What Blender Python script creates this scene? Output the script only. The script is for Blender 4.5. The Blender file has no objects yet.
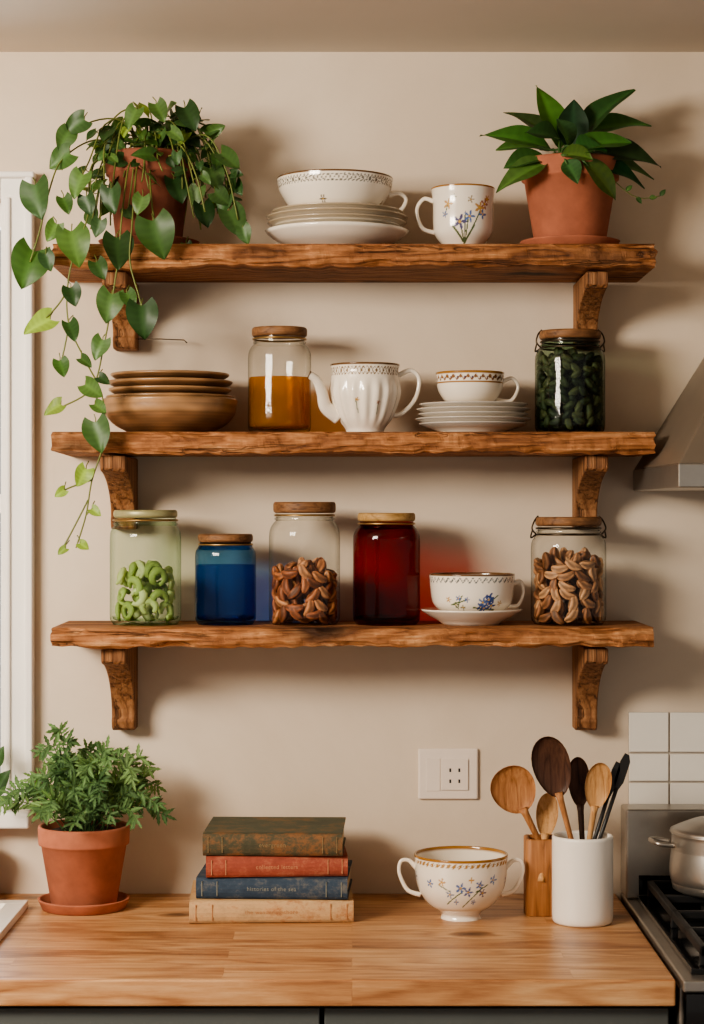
import bpy, math, random
from mathutils import Vector, Matrix, noise
random.seed(7)
R_=random.uniform
CAMD=3.3; F=2062.0; HC=1.51
def SC(d): return (CAMD-d)/F
def X(px,d): return (px-352)*SC(d)
def Z(py,d): return HC+(512-py)*SC(d)
def P(px,py,d): return Vector((X(px,d),-d,Z(py,d)))
def lin(c):
    o=[]
    for v in c[:3]:
        v=v/255.0
        o.append(v/12.92 if v<=0.04045 else ((v+0.055)/1.055)**2.4)
    return tuple(o)
def L4(c): return (*lin(c),1.0)
scn=bpy.context.scene
# ------------------------------------------------------------------ materials
def nmat(name):
    m=bpy.data.materials.new(name); m.use_nodes=True
    nt=m.node_tree; b=nt.nodes['Principled BSDF']
    return m,nt,b
def N(nt,t,**kw):
    n=nt.nodes.new(t)
    for k,v in kw.items(): setattr(n,k,v)
    return n
def ramp(nt,fac,stops):
    r=N(nt,'ShaderNodeValToRGB'); e=r.color_ramp.elements
    while len(e)<len(stops): e.new(0.5)
    for i,(p,c) in enumerate(stops):
        e[i].position=p; e[i].color=(*c,1.0) if len(c)==3 else c
    nt.links.new(fac,r.inputs['Fac']); return r
def mapping(nt,scale,loc=(0,0,0),src=None):
    if src is None:
        tc=N(nt,'ShaderNodeTexCoord'); src=tc.outputs['Object']
    mp=N(nt,'ShaderNodeMapping'); mp.inputs['Scale'].default_value=scale; mp.inputs['Location'].default_value=loc
    nt.links.new(src,mp.inputs['Vector']); return mp.outputs['Vector']
def noi(nt,vec,scale=1,detail=2,rough=.5,dist=0):
    n=N(nt,'ShaderNodeTexNoise'); n.inputs['Scale'].default_value=scale; n.inputs['Detail'].default_value=detail
    n.inputs['Roughness'].default_value=rough; n.inputs['Distortion'].default_value=dist
    nt.links.new(vec,n.inputs['Vector']); return n.outputs['Fac']
def mth(nt,op,a,b=None,clamp=False,c=None):
    n=N(nt,'ShaderNodeMath',operation=op); n.use_clamp=clamp
    for i,v in enumerate((a,b,c)):
        if v is None: continue
        if isinstance(v,(int,float)): n.inputs[i].default_value=v
        else: nt.links.new(v,n.inputs[i])
    return n.outputs[0]
def mixc(nt,fac,a,b,mode='MIX'):
    n=N(nt,'ShaderNodeMix',data_type='RGBA',blend_type=mode)
    for s,v in ((n.inputs[0],fac),(n.inputs[6],a),(n.inputs[7],b)):
        if isinstance(v,(int,float)): s.default_value=v
        elif isinstance(v,tuple): s.default_value=v if len(v)==4 else (*v,1)
        else: nt.links.new(v,s)
    return n.outputs[2]
def bump(nt,b,h,st=.3,dist=.002):
    n=N(nt,'ShaderNodeBump'); n.inputs['Strength'].default_value=st; n.inputs['Distance'].default_value=dist
    nt.links.new(h,n.inputs['Height']); nt.links.new(n.outputs[0],b.inputs['Normal'])
def plain(name,c,rough=.5,metal=0,mott=.12,msc=30,bst=.15,coat=0):
    m,nt,b=nmat(name)
    f=noi(nt,mapping(nt,(msc,)*3),1,5,.6)
    lc=lin(c)
    r=ramp(nt,f,[(.25,tuple(v*(1-mott) for v in lc)),(.75,tuple(min(1,v*(1+mott)) for v in lc))])
    nt.links.new(r.outputs[0],b.inputs['Base Color'])
    b.inputs['Roughness'].default_value=rough; b.inputs['Metallic'].default_value=metal
    b.inputs['Coat Weight'].default_value=coat
    if bst: bump(nt,b,f,bst,.001)
    return m
def wood(name,cols,axis='X',rough=.5,k=20,knots=True,gs=1.0,loc=(0,0,0),ks=(3.2,9),spec=.3,cracks=False):
    m,nt,b=nmat(name)
    def sc(a,c):
        a*=gs;c*=gs
        return {'X':(a,c,c),'Y':(c,a,c),'Z':(c,c,a)}[axis]
    kd=None
    if knots:
        wv_=noi(nt,mapping(nt,sc(8,30),loc),1,3,.5)
        v=N(nt,'ShaderNodeTexVoronoi'); v.inputs['Scale'].default_value=1
        nt.links.new(mapping(nt,sc(*ks),loc),v.inputs['Vector'])
        kd=mth(nt,'ADD',v.outputs['Distance'],mth(nt,'MULTIPLY_ADD',wv_,.12,False,-.06))
    n1=noi(nt,mapping(nt,sc(1.5,15),loc),1,3,.55,.6)
    ph=mth(nt,'MULTIPLY',n1,k*2.6)
    if kd is not None:
        near=mth(nt,'POWER',mth(nt,'SUBTRACT',1.0,kd,True),5.0)
        ph=mth(nt,'ADD',ph,mth(nt,'MULTIPLY',near,18.0))
    s=mth(nt,'MULTIPLY_ADD',mth(nt,'SINE',ph),.5,False,.5)
    s=mth(nt,'POWER',s,.5)
    n2=mth(nt,'MULTIPLY_ADD',noi(nt,mapping(nt,sc(7,260),loc),1,5,.7),2.4,False,-.7)
    n3=mth(nt,'MULTIPLY_ADD',noi(nt,mapping(nt,sc(3.5,12),(loc[0]+3,loc[1],loc[2]+5)),1,5,.65),2.0,False,-.5)
    f=mth(nt,'ADD',mth(nt,'ADD',mth(nt,'MULTIPLY',s,.28),mth(nt,'MULTIPLY',n2,.34)),mth(nt,'MULTIPLY',n3,.38))
    r=ramp(nt,f,[(.18,lin(cols[0])),(.42,lin(cols[1])),(.64,lin(cols[2])),(.88,lin(cols[3]))])
    col=r.outputs[0]
    if kd is not None:
        kr=ramp(nt,kd,[(.03,(1,1,1)),(.10,(.85,.85,.85)),(.17,(.35,.35,.35)),(.28,(0,0,0))])
        col=mixc(nt,kr.outputs[0],col,tuple(x*.4 for x in lin(cols[0])))
    if cracks:
        cn=noi(nt,mapping(nt,sc(2.6,60),(loc[0]+9,loc[1],loc[2])),1,3,.5,.8)
        cr_=ramp(nt,mth(nt,'ABSOLUTE',mth(nt,'SUBTRACT',cn,.36)),[(.0,(1,1,1)),(.012,(.6,.6,.6)),(.03,(0,0,0))])
        col=mixc(nt,mth(nt,'MULTIPLY',cr_.outputs[0],.75),col,tuple(x*.4 for x in lin(cols[0])))
        f=mth(nt,'SUBTRACT',f,mth(nt,'MULTIPLY',cr_.outputs[0],.5))
    nt.links.new(col,b.inputs['Base Color'])
    b.inputs['Roughness'].default_value=rough; b.inputs['Specular IOR Level'].default_value=spec
    bump(nt,b,f,.7 if cracks else .4,.005 if cracks else .0025)
    return m
def vcol(name,rough=.3,coat=0,trans=0,bst=0,spec=.5):
    m,nt,b=nmat(name)
    a=N(nt,'ShaderNodeAttribute'); a.attribute_name='Col'
    nt.links.new(a.outputs['Color'],b.inputs['Base Color'])
    b.inputs['Roughness'].default_value=rough; b.inputs['Coat Weight'].default_value=coat
    b.inputs['Specular IOR Level'].default_value=spec
    if bst: bump(nt,b,noi(nt,mapping(nt,(220,)*3),1,4,.6),bst,.001)
    if trans:
        t=N(nt,'ShaderNodeBsdfTranslucent'); 
        nt.links.new(mixc(nt,1.0,a.outputs['Color'],(1.5,1.5,.6,1),'MULTIPLY'),t.inputs['Color'])
        mx=N(nt,'ShaderNodeMixShader'); mx.inputs[0].default_value=trans
        nt.links.new(b.outputs[0],mx.inputs[1]); nt.links.new(t.outputs[0],mx.inputs[2])
        nt.links.new(mx.outputs[0],nt.nodes['Material Output'].inputs['Surface'])
    return m
def glass(name,tint,edge,rough=.05):
    m,nt,b=nmat(name); nt.nodes.remove(b)
    lw=N(nt,'ShaderNodeLayerWeight'); lw.inputs['Blend'].default_value=.5
    wob=noi(nt,mapping(nt,(26,26,14)),1,2,.5)
    bp=N(nt,'ShaderNodeBump'); bp.inputs['Strength'].default_value=.3; bp.inputs['Distance'].default_value=.006
    nt.links.new(wob,bp.inputs['Height'])
    mid=tuple((a*.72+b_*.28) for a,b_ in zip(tint,edge))
    fc=ramp(nt,lw.outputs['Facing'],[(.0,tint),(.45,tint),(.78,mid),(.95,edge)])
    t=N(nt,'ShaderNodeBsdfTransparent'); nt.links.new(fc.outputs[0],t.inputs['Color'])
    g=N(nt,'ShaderNodeBsdfGlossy'); g.inputs['Roughness'].default_value=rough; nt.links.new(bp.outputs[0],g.inputs['Normal'])
    ff=mth(nt,'MULTIPLY_ADD',mth(nt,'POWER',lw.outputs['Facing'],5.0),.65,True,.032)
    mx=N(nt,'ShaderNodeMixShader'); nt.links.new(ff,mx.inputs[0])
    nt.links.new(t.outputs[0],mx.inputs[1]); nt.links.new(g.outputs[0],mx.inputs[2])
    nt.links.new(mx.outputs[0],nt.nodes['Material Output'].inputs['Surface'])
    return m
def liquid(name,c,tr,tc=None):
    m,nt,b=nmat(name)
    b.inputs['Base Color'].default_value=L4(c); b.inputs['Roughness'].default_value=.15
    t=N(nt,'ShaderNodeBsdfTransparent'); t.inputs['Color'].default_value=(*(tc or [v**.6 for v in lin(c)]),1)
    tl=N(nt,'ShaderNodeBsdfTranslucent'); tl.inputs['Color'].default_value=L4(c)
    m1=N(nt,'ShaderNodeMixShader'); m1.inputs[0].default_value=.5
    m2=N(nt,'ShaderNodeMixShader'); m2.inputs[0].default_value=tr
    nt.links.new(b.outputs[0],m1.inputs[1]); nt.links.new(tl.outputs[0],m1.inputs[2])
    nt.links.new(m1.outputs[0],m2.inputs[1]); nt.links.new(t.outputs[0],m2.inputs[2])
    nt.links.new(m2.outputs[0],nt.nodes['Material Output'].inputs['Surface'])
    return m

M={}
SH=[(70,42,26),(134,86,52),(172,118,76),(212,164,118)]
M['shelf']=wood('shelf_wood',SH,'X',.65,cracks=True)
M['shelf2']=wood('shelf_wood_b',SH,'X',.65,loc=(3.1,2.2,7.7),cracks=True)
M['shelf3']=wood('shelf_wood_c',SH,'X',.65,loc=(6.7,5.2,1.3),cracks=True)
M['brk']=wood('bracket_wood',[(76,46,28),(130,88,56),(160,114,76),(192,148,106)],'Z',.62,knots=False,cracks=True)
M['lid']=wood('lid_wood',[(76,50,32),(112,78,52),(134,96,64),(160,120,84)],'X',.5,knots=False,gs=2)
M['lidlight']=wood('lid_wood_light',[(112,84,48),(154,120,72),(178,142,92),(198,164,114)],'X',.5,knots=False,gs=2)
M['lidgreen']=plain('lid_olive_metal',(164,160,118),.4,.3,.1,60)
M['spoon']=wood('spoon_wood',[(118,74,44),(154,104,66),(176,124,82),(198,150,104)],'Z',.5,knots=False,gs=1.5)
M['spoonlight']=wood('spoon_wood_light',[(150,104,64),(186,140,92),(202,158,110),(216,174,128)],'Z',.5,knots=False,gs=1.5)
M['spoondark']=wood('spoon_wood_dark',[(40,26,20),(66,44,34),(82,56,44),(100,70,54)],'Z',.4,knots=False,gs=1.5)
M['block']=wood('block_wood',[(104,64,38),(146,98,60),(168,116,74),(188,136,92)],'Z',.5,knots=False,gs=1.2)
M['black']=plain('black_plastic',(34,32,32),.4,0,.1)
M['porc']=vcol('painted_porcelain',.16,.5)
M['leaf']=vcol('leaf_green',.42,0,.2,0,.35)
M['fern']=vcol('herb_green',.6,0,.28,0,.25)
M['nut']=vcol('nut_shell',.5,0,0,.4,.35)
M['pod']=vcol('green_pod',.5,0,.3,0,.3)
M['stone']=vcol('stoneware_brown',.38,.2,0,.3)
M['soil']=plain('potting_soil',(50,36,26),.95,0,.5,120,.8)
M['terra']=plain('terracotta',(168,102,76),.85,0,.24,24,.4)
M['terrad']=plain('terracotta_dark',(128,74,54),.85,0,.3,24,.4)
M['white']=plain('window_trim_paint',(238,234,228),.45,0,.03,8,.05)
M['plastic']=plain('outlet_plastic',(226,212,198),.4,0,.02,8,0)
M['dark']=plain('dark_slot',(30,28,26),.6,0,.1)
M['ceram']=plain('white_ceramic',(236,230,220),.3,0,.02,10,0,.3)
M['tile']=plain('glazed_tile',(224,218,208),.22,0,.04,6,.08,.3)
M['grout']=plain('grout',(170,160,148),.9,0,.1,60,.3)
M['steel']=plain('brushed_steel',(170,164,156),.32,.85,.06,40,.05)
M['steeld']=plain('hood_steel',(140,128,114),.45,.6,.06,12,.05)
M['iron']=plain('cast_iron',(24,24,25),.55,.2,.2,60,.4)
M['enamel']=plain('black_enamel',(18,18,19),.15,0,.1,20,0,.4)
M['cab']=plain('cabinet_paint',(86,90,88),.5,0,.05,10,.05)
M['cabd']=plain('cabinet_gap',(22,24,24),.8,0,.05)
M['floor']=wood('floor_boards',[(70,48,32),(100,72,50),(120,90,64),(140,108,80)],'X',.5)
M['wire']=plain('wire_metal',(86,76,64),.35,1,.1)
M['brass']=plain('brass_ring',(164,132,84),.35,.8,.1)
M['worn1']=plain('worn_gilt_on_green',(132,112,78),.6,.1,.35,300)
M['worn2']=plain('worn_gilt_on_red',(186,134,100),.6,.1,.3,300)
M['worn3']=plain('worn_gilt_on_blue',(128,128,116),.6,.1,.3,300)
M['worn4']=plain('worn_orange_ink',(170,118,78),.6,0,.25,300)
M['page']=plain('page_edges',(200,180,144),.85,0,.14,200,.3)
M['glass']=glass('clear_glass',(.96,.965,.95),(.20,.21,.18))
M['glassg']=glass('pale_green_glass',(.88,.95,.87),(.16,.36,.20))
M['glassb']=glass('blue_glass',(.34,.58,.84),(.02,.06,.16))
M['glassr']=glass('red_glass',(.55,.05,.035),(.10,.005,.004))
M['glassd']=glass('smoky_green_glass',(.58,.68,.59),(.05,.08,.06))
M['honey']=liquid('honey_fill',(212,148,44),.66,(.80,.50,.10))
M['bluefill']=liquid('blue_fill',(40,88,150),.84,(.40,.60,.86))
M['winl']=glass('window_glass',(.95,.97,.98),(.6,.7,.7),.03)

m,nt,b=nmat('wall_plaster')
f=noi(nt,mapping(nt,(1.6,)*3),1,6,.6,.5); f2=noi(nt,mapping(nt,(60,)*3),1,5,.6)
r=ramp(nt,f,[(.3,lin((201,184,163))),(.55,lin((213,197,177))),(.75,lin((223,208,189)))])
nt.links.new(r.outputs[0],b.inputs['Base Color']); b.inputs['Roughness'].default_value=.75
bump(nt,b,mth(nt,'ADD',f2,mth(nt,'MULTIPLY',f,4)),.14,.003); M['wall']=m
M['ceil']=plain('ceiling_paint',(216,206,193),.85,0,.03,3,.1)
# butcher block
m,nt,b=nmat('butcher_block')
tc=N(nt,'ShaderNodeTexCoord'); br=N(nt,'ShaderNodeTexBrick'); br.offset=.37; br.offset_frequency=2
for k,v in (('Scale',1),('Brick Width',.46),('Row Height',.06),('Mortar Size',.0004),('Mortar Smooth',.2)): br.inputs[k].default_value=v
br.inputs['Color1'].default_value=(0,0,0,1); br.inputs['Color2'].default_value=(1,1,1,1); br.inputs['Mortar'].default_value=(.3,.3,.3,1)
nt.links.new(tc.outputs['Object'],br.inputs['Vector'])
va=N(nt,'ShaderNodeVectorMath',operation='MULTIPLY_ADD'); nt.links.new(br.outputs['Color'],va.inputs[0]); va.inputs[1].default_value=(7,3,9); nt.links.new(tc.outputs['Object'],va.inputs[2])
kw_=noi(nt,mapping(nt,(9,24,24)),1,3,.5)
vo=N(nt,'ShaderNodeTexVoronoi'); vo.inputs['Scale'].default_value=1
nt.links.new(mapping(nt,(4.2,6.5,6.5)),vo.inputs['Vector'])
kdist=mth(nt,'ADD',vo.outputs['Distance'],mth(nt,'MULTIPLY_ADD',kw_,.12,False,-.06))
n1=noi(nt,mapping(nt,(1.8,11,11),src=va.outputs[0]),1,3,.55,.6)
ph=mth(nt,'ADD',mth(nt,'MULTIPLY',n1,40),mth(nt,'MULTIPLY',mth(nt,'POWER',mth(nt,'SUBTRACT',1.0,vo.outputs['Distance'],True),5.0),16.0))
s=mth(nt,'POWER',mth(nt,'MULTIPLY_ADD',mth(nt,'SINE',ph),.5,False,.5),.6)
n2=mth(nt,'MULTIPLY_ADD',noi(nt,mapping(nt,(6,90,90),src=va.outputs[0]),1,6,.75),2.6,False,-.8)
n3=mth(nt,'MULTIPLY_ADD',noi(nt,mapping(nt,(3,7,7)),1,5,.65),2.2,False,-.6)
ff=mth(nt,'ADD',mth(nt,'ADD',mth(nt,'MULTIPLY',s,.24),mth(nt,'MULTIPLY',n2,.32)),mth(nt,'ADD',mth(nt,'MULTIPLY',br.outputs['Color'],.24),mth(nt,'MULTIPLY',n3,.24)))
r=ramp(nt,ff,[(.14,lin((104,64,38))),(.38,lin((156,106,68))),(.62,lin((188,140,96))),(.9,lin((214,174,130)))])
kr=ramp(nt,kdist,[(.03,(1,1,1)),(.08,(.75,.75,.75)),(.16,(0,0,0))])
nt.links.new(mixc(nt,kr.outputs[0],r.outputs[0],lin((76,42,22))),b.inputs['Base Color'])
b.inputs['Roughness'].default_value=.36; bump(nt,b,ff,.25,.002); M['counter']=m
def cloth(name,c,c2,a=.50,b2=.64):
    m,nt,b=nmat(name)
    f=noi(nt,mapping(nt,(20,26,26)),1,8,.8)
    r=ramp(nt,f,[(.3,tuple(v*.7 for v in lin(c))),(a,lin(c)),(b2,lin(c2))])
    nt.links.new(r.outputs[0],b.inputs['Base Color']); b.inputs['Roughness'].default_value=.75; b.inputs['Specular IOR Level'].default_value=.25
    bump(nt,b,noi(nt,mapping(nt,(400,400,400)),1,3,.6),.4,.0006); return m
M['bk1']=cloth('book_cloth_green',(84,86,70),(126,96,64)); M['bk1s']=cloth('book_spine_green',(76,74,58),(132,92,60),.46,.58)
M['bk2']=cloth('book_cloth_red',(150,78,62),(176,112,86)); M['bk3']=cloth('book_cloth_blue',(56,70,86),(108,106,100))
M['bk4']=cloth('book_cloth_cream',(194,160,120),(168,118,80))

# ------------------------------------------------------------------ builder
class MB:
    def __init__(s): s.v=[];s.f=[];s.c=[];s.m=[];s.s=[]
    def add(s,vs,fs,col=(.5,.5,.5),mat=0,smooth=True,mtx=None):
        o=len(s.v)
        s.v+= [tuple(mtx@Vector(v)) if mtx is not None else tuple(v) for v in vs]
        s.c+= list(col) if isinstance(col,list) else [tuple(col)]*len(vs)
        s.f+= [tuple(i+o for i in f) for f in fs]
        s.m+=[mat]*len(fs); s.s+=[smooth]*len(fs)
    def box(s,lo,hi,mat=0,mtx=None,col=(.5,.5,.5)):
        x0,y0,z0=lo;x1,y1,z1=hi
        s.add([(x0,y0,z0),(x1,y0,z0),(x1,y1,z0),(x0,y1,z0),(x0,y0,z1),(x1,y0,z1),(x1,y1,z1),(x0,y1,z1)],
         [(0,3,2,1),(4,5,6,7),(0,1,5,4),(1,2,6,5),(2,3,7,6),(3,0,4,7)],col,mat,False,mtx)
    def lathe(s,prof,segs=48,mat=0,col=(.5,.5,.5),rf=None,paint=None,mtx=None,flags=None):
        vs=[];cs=[]
        for i,(r,z) in enumerate(prof):
            for j in range(segs):
                th=2*math.pi*j/segs-math.pi
                rr=max(r,1e-5)*(rf(th,z) if rf else 1)
                vs.append((rr*math.sin(th),-rr*math.cos(th),z))
                if paint: cs.append(paint(th,z,rr,flags[i] if flags else True))
        fs=[(i*segs+j,i*segs+(j+1)%segs,(i+1)*segs+(j+1)%segs,(i+1)*segs+j) for i in range(len(prof)-1) for j in range(segs)]
        s.add(vs,fs,cs if paint else col,mat,True,mtx)
    def tube(s,pts,rad,mat=0,col=(.5,.5,.5),n=6,flat=1.0,mtx=None,closed=False):
        pts=[Vector(p) for p in pts]; vs=[];K=len(pts); prev=None
        for i,p in enumerate(pts):
            if closed: t=(pts[(i+1)%K]-pts[i-1])
            else: t=(pts[min(i+1,K-1)]-pts[max(i-1,0)])
            t=t.normalized() if t.length>1e-9 else Vector((0,0,1))
            if prev is None:
                a=Vector((0,1,0)) if abs(t.y)<.9 else Vector((1,0,0))
                u=t.cross(a).normalized()
            else:
                u=(prev-t*prev.dot(t)).normalized()
            prev=u; w=t.cross(u)
            r=rad[i] if isinstance(rad,list) else rad
            for j in range(n):
                a=2*math.pi*j/n; vs.append(p+u*math.cos(a)*r+w*math.sin(a)*r*flat)
        fs=[(i*n+j,i*n+(j+1)%n,((i+1)%K)*n+(j+1)%n,((i+1)%K)*n+j) for i in range(K if closed else K-1) for j in range(n)]
        if not closed: fs+=[tuple(range(n))[::-1],tuple((K-1)*n+j for j in range(n))]
        s.add(vs,fs,col,mat,True,mtx)
    def obj(s,name,mats,loc=(0,0,0),parent=None,bevel=0,rot=None):
        me=bpy.data.meshes.new(name); me.from_pydata(s.v,[],s.f)
        for mm in mats: me.materials.append(M[mm])
        me.polygons.foreach_set('material_index',s.m); me.polygons.foreach_set('use_smooth',s.s)
        at=me.color_attributes.new('Col','FLOAT_COLOR','POINT')
        fl=[]
        for c in s.c: fl+= [c[0],c[1],c[2],1.0]
        at.data.foreach_set('color',fl); me.update()
        o=bpy.data.objects.new(name,me); scn.collection.objects.link(o); o.location=loc
        if rot: o.rotation_euler=rot
        if parent: o.parent=parent
        if bevel:
            bv=o.modifiers.new('bevel','BEVEL'); bv.width=bevel; bv.segments=3; bv.limit_method='ANGLE'; bv.angle_limit=math.radians(40)
        return o
def empty(name,loc=(0,0,0)):
    e=bpy.data.objects.new(name,None); e.empty_display_size=.05; scn.collection.objects.link(e); e.location=loc; return e
def cr(pts,n=6):
    out=[];K=len(pts);pts=[Vector(p) for p in pts]
    for i in range(K-1):
        p0=pts[max(i-1,0)];p1=pts[i];p2=pts[i+1];p3=pts[min(i+2,K-1)]
        for j in range(n):
            t=j/n
            out.append(.5*((2*p1)+(p2-p0)*t+(2*p0-5*p1+4*p2-p3)*t*t+(3*p1-p0-3*p2+p3)*t**3))
    out.append(pts[-1]); return out
def cr2(pts,step=.0015):
    out=[]
    K=len(pts)
    for i in range(K-1):
        p0=Vector(pts[max(i-1,0)]);p1=Vector(pts[i]);p2=Vector(pts[i+1]);p3=Vector(pts[min(i+2,K-1)])
        n=max(1,int((p2-p1).length/step))
        for j in range(n):
            t=j/n; q=.5*((2*p1)+(p2-p0)*t+(2*p0-5*p1+4*p2-p3)*t*t+(3*p1-p0-3*p2+p3)*t**3)
            out.append((q.x,q.y))
    out.append(tuple(pts[-1])); return out

# ------------------------------------------------------------------ room
ZC=Z(52,0)
wx0,wx1=X(-330,0),X(5,0); wz0,wz1=Z(808,0),Z(199,0)
mb=MB(); LX,RX=-2.0,1.9
mb.box((LX,0,0),(wx0,.12,ZC)); mb.box((wx1,0,0),(RX,.12,ZC)); mb.box((wx0,0,0),(wx1,.12,wz0)); mb.box((wx0,0,wz1),(wx1,.12,ZC))
mb.obj('wall_back',['wall'])
mb=MB(); mb.box((LX,-4.2,ZC),(RX,.12,ZC+.1)); mb.obj('ceiling',['ceil'])
mb=MB(); mb.box((LX,-4.2,-.1),(RX,.12,0)); mb.obj('floor',['floor'])
mb=MB(); mb.box((LX-.12,-4.2,0),(LX,.12,.95)); mb.box((LX-.12,-4.2,2.12),(LX,.12,ZC)); mb.box((LX-.12,-.7,.95),(LX,.12,2.12)); mb.box((LX-.12,-4.2,.95),(LX,-2.9,2.12))
mb.obj('wall_left',['wall'])
w=empty('window_1')
mb=MB()
cx0=X(33,.02)
mb.box((wx1-.004,-.018,wz0),(cx0,-.0005,wz1+.036)); mb.box((cx0-.012,-.028,wz0),(cx0,-.018,wz1+.036)); mb.box((wx1+.004,-.024,wz0),(wx1+.012,-.018,wz1))
mb.box((wx0-.05,-.018,wz1),(wx1-.004,-.0005,wz1+.036)); mb.box((wx0-.05,-.03,wz1+.030),(cx0+.003,-.0005,wz1+.040))
mb.box((wx0-.05,-.018,wz0),(wx0,-.0005,wz1+.036))
mb.obj('casing',['white'],parent=w,bevel=.003)
mb=MB(); mb.box((wx0-.07,-.05,wz0-.026),(cx0-.002,-.0005,wz0)); mb.obj('sill',['white'],parent=w,bevel=.004)
mb=MB()
a,bx=wx0+.002,wx1-.002
for (x0,x1,z0,z1) in ((a,a+.03,wz0,wz1),(bx-.006,bx,wz0,wz1),(a,bx,wz0,wz0+.04),(a,bx,wz1-.04,wz1),(a,bx,(wz0+wz1)/2-.015,(wz0+wz1)/2+.015)):
    mb.box((x0,.04,z0),(x1,.075,z1))
mb.obj('sash',['white'],parent=w,bevel=.002)
mb=MB(); mb.box((a,.055,wz0),(bx,.058,wz1)); mb.obj('pane',['winl'],parent=w)

# counter
CT=.9; CD=.612
mb=MB(); crx=X(676,CD)
mb.box((LX+.005,-CD,CT-.035),(crx,-.001,CT)); mb.obj('countertop',['counter'],bevel=.003)
cab=empty('base_cabinet')
mb=MB(); mb.box((LX+.005,-.57,.1),(crx-.003,-.002,CT-.036)); mb.box((LX+.005,-.5,.0),(crx-.003,-.002,.1)); mb.obj('carcass',['cabd'],parent=cab)
mb=MB()
gx=X(322,.59)
for x0,x1 in ((LX+.01,gx-.62),(gx-.614,gx-.003),(gx+.003,crx-.006)):
    mb.box((x0,-.59,CT-.19),(x1,-.571,CT-.042)); mb.box((x0,-.59,.12),(x1,-.571,CT-.196))
mb.obj('drawer_fronts',['cab'],parent=cab,bevel=.002)
sk=empty('kitchen_sink')
mb=MB(); sx1=X(22,.18)
for lo,hi in (((sx1-.5,-.50,CT),(sx1,-.47,CT+.012)),((sx1-.5,-.15,CT),(sx1,-.12,CT+.012)),((sx1-.03,-.47,CT),(sx1,-.15,CT+.012)),((sx1-.5,-.47,CT),(sx1-.47,-.15,CT+.012)),((sx1-.47,-.47,CT),(sx1-.03,-.15,CT+.002))): mb.box(lo,hi)
mb.obj('rim',['ceram'],parent=sk,bevel=.004)

# ------------------------------------------------------------------ shelves
SD=.21
shz=[Z(243,SD),Z(431.5,SD),Z(628,SD)]
def shelf(i,pxl,pxr,th,mat,bl,br_,bh):
    z=shz[i]
    mb=MB(); x0,x1=X(pxl,SD),X(pxr,SD); n=260; vs=[];fs=[]
    prof=[(0,-th),(0,0),(-SD+.009,0),(-SD+.003,-.0015),(-SD-.0005,-.005),(-SD-.001,-th*.35),(-SD-.001,-th*.65),(-SD,-th+.006),(-SD+.004,-th+.001),(-SD+.010,-th)]
    K=len(prof)
    for k in range(n+1):
        x=x0+(x1-x0)*k/n
        for q,(y,zz) in enumerate(prof):
            dy=dz=0
            if 2<q:
                dy=.0036*noise.noise(Vector((x*9,q*.2,i*5)))+.0024*noise.noise(Vector((x*48,q*.9,i)))+.0012*noise.noise(Vector((x*120,q*2.1,i)))
                chip=max(0,noise.noise(Vector((x*13,q*.12,i*9.3)))-.14)
                if q in(3,4,7,8): dy+=chip*.024
            if q in (3,4): dz=-.0020*abs(noise.noise(Vector((x*50,1,i))))-max(0,noise.noise(Vector((x*17,4,i*3.1)))-.12)*.012
            if q>=7: dz=.0055*noise.noise(Vector((x*8,3,i*7+.5)))+.0028*noise.noise(Vector((x*50,3,i*7+.5)))
            ex=0
            if k in(0,n): ex=.006*noise.noise(Vector((q*1.3,i*3,k)))
            vs.append((x+ex,y-.001 if q<2 else y+dy,zz+dz))
    for k in range(n):
        for q in range(K): fs.append((k*K+q,(k)*K+(q+1)%K,(k+1)*K+(q+1)%K,(k+1)*K+q))
    fs.append(tuple(range(K))[::-1]); fs.append(tuple(n*K+q for q in range(K)))
    mb.add(vs,fs,smooth=False); mb.obj('wooden_shelf',[mat],loc=(0,0,z))
    for bi,(pa,pb) in enumerate((bl,br_)):
        xa,xb=X(pa,0),X(pb,0); mb=MB(); xm=(xa+xb)/2; xa-=xm; xb-=xm
        D=.185; th_=th+.0035 ; B=bh-(th_-th)
        out=[(-.001,0),(-D,0),(-D,-.020),(-D+.006,-.024)]
        for k in range(1,12):
            a=k/11*math.pi/2
            out.append((-D+.006+(D-.051)*math.sin(a)**1.1, -.024-(B-.046)*(1-math.cos(a))**.85))
        out+=[(-.050,-B+.016),(-.046,-B+.004),(-.040,-B),(-.001,-B)]
        K2=len(out)
        vs=[(xa,y,zz) for y,zz in out]+[(xb,y,zz) for y,zz in out]
        f2=[tuple(range(K2)),tuple(range(K2,2*K2))[::-1]]+[(q,q+K2,(q+1)%K2+K2,(q+1)%K2) for q in range(K2)]
        mb.add(vs,f2,smooth=False); mb.obj('shelf_bracket',['brk'],loc=(xm,0,z-th_),bevel=.0025)
shelf(0,52,656,.036,'shelf',(116,139),(573,594),.110)
shelf(1,52,655,.032,'shelf2',(114,138),(572,594),.116)
shelf(2,50,653,.029,'shelf3',(115,138),(572,594),.142)

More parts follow.
